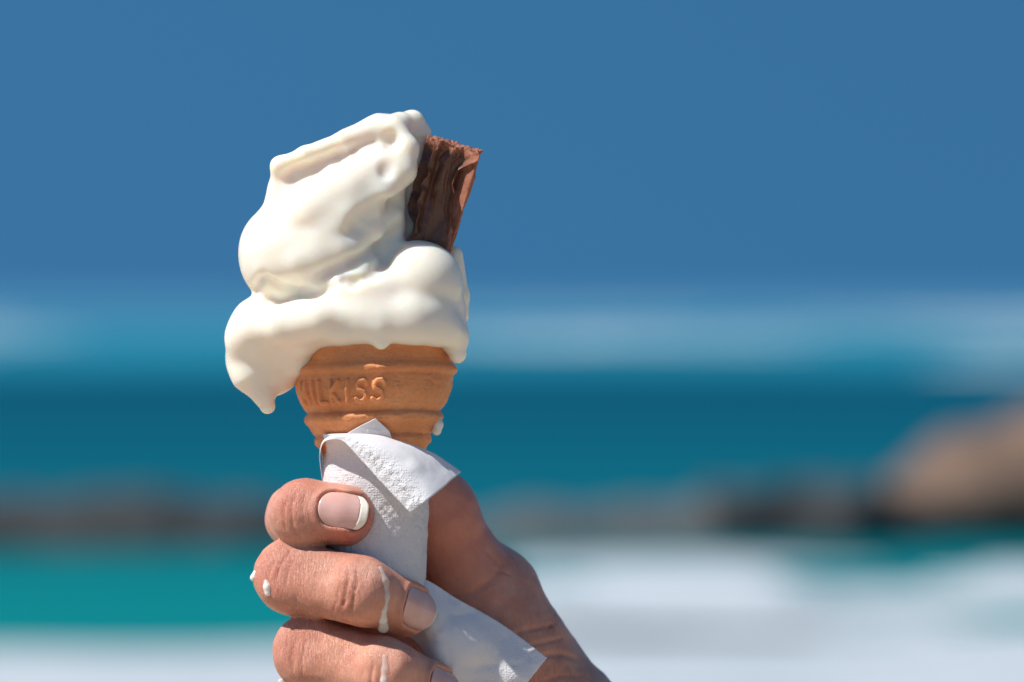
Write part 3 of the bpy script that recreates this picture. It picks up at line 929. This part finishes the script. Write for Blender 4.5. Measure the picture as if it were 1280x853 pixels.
def build_nail(nl):
    ns, nt = 25, 31
    S_, T_ = np.meshgrid(np.linspace(-1, 1, ns), np.linspace(0, 1, nt), indexing='ij')
    L, Wd = nl['L'], nl['Wd']
    u0 = nl['base'] + L * 0.30 * (1 - np.sqrt(np.clip(1 - 0.90 * S_ ** 2, 0, 1)))
    u1 = nl['base'] + L * (1 - 0.16 * np.abs(S_) ** 3)
    u = u0 + (u1 - u0) * T_
    v = S_ * Wd / 2 * (0.93 + 0.07 * np.sin(T_ * math.pi))
    org = nl['c'] + u[..., None] * nl['a'] + v[..., None] * nl['b'] + 70 * nl['nn']
    o = org.reshape(-1, 3).copy(); travelled = np.zeros(len(o))
    for _ in range(40):
        dd = f_hand0(o)
        stp = np.clip(dd, -2, 30) * 0.9
        o -= stp[:, None] * nl['nn']; travelled += stp
    h = (70 - travelled).reshape(ns, nt)
    i_ref = int(nt * 0.62)
    ref = h[:, i_ref][:, None]; slope = (h[:, i_ref] - h[:, i_ref - 6])[:, None] / 6
    j = np.arange(nt)[None, :]
    lin = ref + np.clip(slope, -0.35, 0.2) * (j - i_ref)
    h = np.where(j > i_ref, np.maximum(h, lin), h)
    h = h - 0.5 + 2.4 * (1 - S_ ** 2)
    # smooth along the nail
    for _ in range(6):
        h[:, 1:-1] = 0.25 * h[:, :-2] + 0.5 * h[:, 1:-1] + 0.25 * h[:, 2:]
        h[1:-1, :] = 0.25 * h[:-2, :] + 0.5 * h[1:-1, :] + 0.25 * h[2:, :]
    P = nl['c'] + u[..., None] * nl['a'] + v[..., None] * nl['b'] + h[..., None] * nl['nn']
    kt = max(2, int(round(nl['free'] * (nt - 1))))
    def slab(Pn, th):
        a_, b_ = Pn.shape[:2]
        top = Pn.reshape(-1, 3); bot = (Pn - th * nl['nn']).reshape(-1, 3)
        F = grid_faces(a_, b_); nV = a_ * b_
        Fs = [F, F[:, ::-1] + nV]
        ring = list(range(0, b_)) + [i * b_ + b_ - 1 for i in range(1, a_)] + [(a_ - 1) * b_ + j for j in range(b_ - 2, -1, -1)] + [i * b_ for i in range(a_ - 2, 0, -1)]
        ring = np.array(ring); nx = np.roll(ring, -1)
        Fs.append(np.stack([ring, ring + nV, nx + nV, nx], 1))
        return np.concatenate([top, bot]), np.concatenate(Fs)
    def mk(name, Pn, th, mat, par):
        V, F = slab(Pn, th)
        ob = mesh_obj(name, W(V), F, mat, None)
        import bmesh
        bm = bmesh.new(); bm.from_mesh(ob.data); bmesh.ops.recalc_face_normals(bm, faces=bm.faces); bm.to_mesh(ob.data); bm.free()
        loc = ob.location.copy(); ob.parent = par
        base = par.location if par.parent is None else par.location + par.parent.location
        ob.location = loc - base
        return ob
    nail = mk('fingernail', P[:, :kt + 1], 3.0, M_NAIL, person)
    tip = mk('nail_tip', P[:, kt:] + 0.15 * nl['nn'], 3.0, M_NAILTIP, nail)
    return nail
for nl in NAILS:
    build_nail(nl)

# ------------------------------------------------------------------ paper napkin
napkin = empty('paper_napkin', W(A(470, 790, 0)))
tag(napkin, 'white embossed paper napkin wrapped round the lower cone with a loose tail', 'napkin')
def paper(name, P, emb, th=0.6):
    nu, nv = P.shape[:2]
    du = np.gradient(P, axis=0); dv = np.gradient(P, axis=1)
    n = np.cross(du, dv); n /= np.maximum(np.linalg.norm(n, axis=-1, keepdims=True), 1e-9)
    V = np.concatenate([P.reshape(-1, 3), (P + n * th).reshape(-1, 3)])
    F = grid_faces(nu, nv); nV = nu * nv
    ring = list(range(0, nv)) + [i * nv + nv - 1 for i in range(1, nu)] + [(nu - 1) * nv + j for j in range(nv - 2, -1, -1)] + [i * nv for i in range(nu - 2, 0, -1)]
    ring = np.array(ring); nx = np.roll(ring, -1)
    F = np.concatenate([F, F[:, ::-1] + nV, np.stack([ring, nx, nx + nV, ring + nV], 1)])
    o = mesh_obj(name, W(V), F, M_PAPER, napkin)
    attr(o, 'emb', np.concatenate([np.broadcast_to(emb, (nu, nv)).ravel()] * 2))
    import bmesh
    bm = bmesh.new(); bm.from_mesh(o.data); bmesh.ops.recalc_face_normals(bm, faces=bm.faces); bm.to_mesh(o.data); bm.free()
    return o

def build_wrap():
    nt, ny = 330, 190
    th = np.linspace(-math.pi, math.pi, nt)
    t = np.linspace(0, 1, ny)
    T, Tt = np.meshgrid(th, t, indexing='ij')
    deg = np.degrees(T)
    # upper edge: a corner of the sheet points up in front of the cone
    peak = np.clip(1 - np.abs(deg - 2) / np.where(deg < 2, 26, 15), 0, 1)
    lw = np.clip((deg + 66) / 14, 0, 1); lw = lw * lw * (3 - 2 * lw)
    ytop = 557 - 12 * lw - 18 * peak + 30 * np.clip((deg - 14) / 20, 0, 1)
    ybot = 764 + 0 * deg
    Y = ytop + (ybot - ytop) * Tt
    f = np.clip((576 - Y) / 48, 0, 1.1) * (0.2 + 0.8 * lw)
    r = 66.5 + 21 * f ** 1.2 - 6 * np.clip((Y - 640) / 160, 0, 1)
    P0 = np.stack([np.sin(T) * 65, Y, -np.cos(T) * 65], -1)
    r = r + 1.3 * vnoise(P0, 40, 3) + 0.6 * vnoise(P0, 14, 4)
    patchy = np.clip(0.35 + vnoise(P0, 34, 14), 0, 1)
    r = r + patchy * (0.9 * vnoise(P0, 4.8, 15) + 0.3 * vnoise(P0, 2.6, 16))
    P = lean(np.stack([CX + 2 + np.sin(T) * r, Y, -np.cos(T) * r], -1))
    return paper('wrap', P, np.clip(0.3 + (Y - 556) / 16, 0, 1) * 1.0)
build_wrap()

net = [  # rows run from the left silhouette over the top to the lower right; columns from the lower edge to the upper edge
    [(404, 600, -22), (401, 580, -18), (400, 568, -14), (402, 556, -8)],
    [(402, 568, -44), (403, 558, -46), (405, 552, -44), (409, 548, -38)],
    [(410, 549, -76), (414, 545, -78), (418, 543, -74), (424, 542, -66)],
    [(431, 548, -90), (442, 543, -95), (452, 541, -92), (466, 541, -82)],
    [(452, 568, -102), (469, 556, -109), (486, 550, -100), (508, 551, -76)],
    [(484, 602, -116), (503, 586, -123), (522, 573, -106), (545, 566, -62)],
    [(516, 635, -128), (534, 621, -134), (553, 607, -110), (577, 588, -48)]]
P = patch(net, 130, 60)
P = P + np.stack([0 * P[..., 0], vnoise(P, 16, 8) * 0.5, vnoise(P, 18, 9) * 1.6], -1)
strip = np.clip(1.5 - np.abs(np.linspace(0, 1, 60)[None, :] - 0.17) * 6.5, 0, 1) * np.clip((np.linspace(0, 1, 130)[:, None] - 0.42) * 5, 0, 1)
P[..., 2] += strip * (1.5 * vnoise(P, 4.6, 88) + 0.6 * vnoise(P, 2.6, 89))
v_ = np.linspace(0, 1, 60)[None, :]; u_ = np.linspace(0, 1, 130)[:, None]
paper('folded_corner', P, np.clip(1.6 - np.abs(v_ - 0.2) * 4.5, 0, 1.6) * np.clip((u_ - 0.45) * 4, 0, 1))

net = [
    [(505, 722, -20), (506, 740, -30), (506, 764, -30), (505, 790, -26)],
    [(534, 724, -26), (533, 748, -44), (530, 778, -48), (526, 808, -34)],
    [(570, 747, -16), (566, 780, -42), (560, 820, -48), (552, 858, -36)],
    [(624, 779, 2), (612, 809, -20), (602, 843, -24), (592, 880, -16)],
    [(684, 822, -4), (670, 839, -10), (656, 857, -12), (640, 882, -10)]]
P = patch(net, 120, 90)
P = P + np.stack([0 * P[..., 0], 0 * P[..., 0], vnoise(P, 40, 12) * 4.5 + (0.5 - np.abs(vnoise(P * A(1, 1, 0), 34, 19))) * 4.0 + vnoise(P, 10, 13) * 0.9], -1)
v_ = np.linspace(0, 1, 90)[None, :]; u_ = np.linspace(0, 1, 120)[:, None]
paper('loose_tail', P, np.clip((u_ - 0.55) * 3, 0, 0.9) + 0 * v_)

# ------------------------------------------------------------------ melted drops
def surf_d(x, y, f=f_hand0, start=-170):
    """depth of the first surface met at (x, y)"""
    p = A(x, y, start)[None]
    for _ in range(60):
        p = p + A(0, 0, 1) * f(p)[:, None] * 0.9
    return float(p[0, 2])

def drop(pts, rad, label, flat=None):
    def f(p): return s_chain(p, pts, rad, 3.0)
    a = np.array(pts, float); r = max(rad) + 3
    v, q = surface(f, a.min(0) - r, a.max(0) + r, max(0.6, min(rad) / 4), 2)
    o = mesh_obj('melted_drop', W(v), q, M_MELT)
    ya, yb = a[0, 1], a[-1, 1] - 8
    attr(o, 'thin', np.clip((yb - v[:, 1]) / max(yb - ya, 14) * 1.3, 0, 1) * 0.62 + 0.08)
    return tag(o, label, 'drop', 'drops of melted ice cream')

def on(x, y, dx=1.0): return (x, y, surf_d(x, y) + dx)
drop([on(338, 722), on(339, 728, 0), on(340, 735, 0)], [3.6, 4.6, 4.4], 'small oval white drop on the middle finger knuckle')
drop([(324, 712, -66), (321, 718, -68)], [4.0, 4.8], 'white drop hanging off the left edge of the middle finger')
drop([on(479, 704, 4.2), on(484, 718, 4.4), on(486, 736, 4.2), on(483, 752, 3.6), on(482, 766, 3), on(482, 777, 0.5)], [4.2, 5.6, 5.0, 4.6, 5.2, 7.0],
     'long white drip running down the middle fingertip beside its nail')
drop([on(485, 810, 3), on(486, 825, 4), on(485, 838, 4), on(484, 852, 3), on(484, 866, 1)], [3.8, 5.2, 5.2, 5.5, 7.5], 'white drip running down the ring finger')
drop([(546, 518, -24), (548, 530, -22), (546, 538, -22)], [4.5, 6.0, 6.0], 'white drop hanging from the right side of the wafer cone')
drop([(355, 846, -74), (359, 858, -74)], [4.0, 4.5], 'white drop at the left edge of the ring finger, cut by the frame')
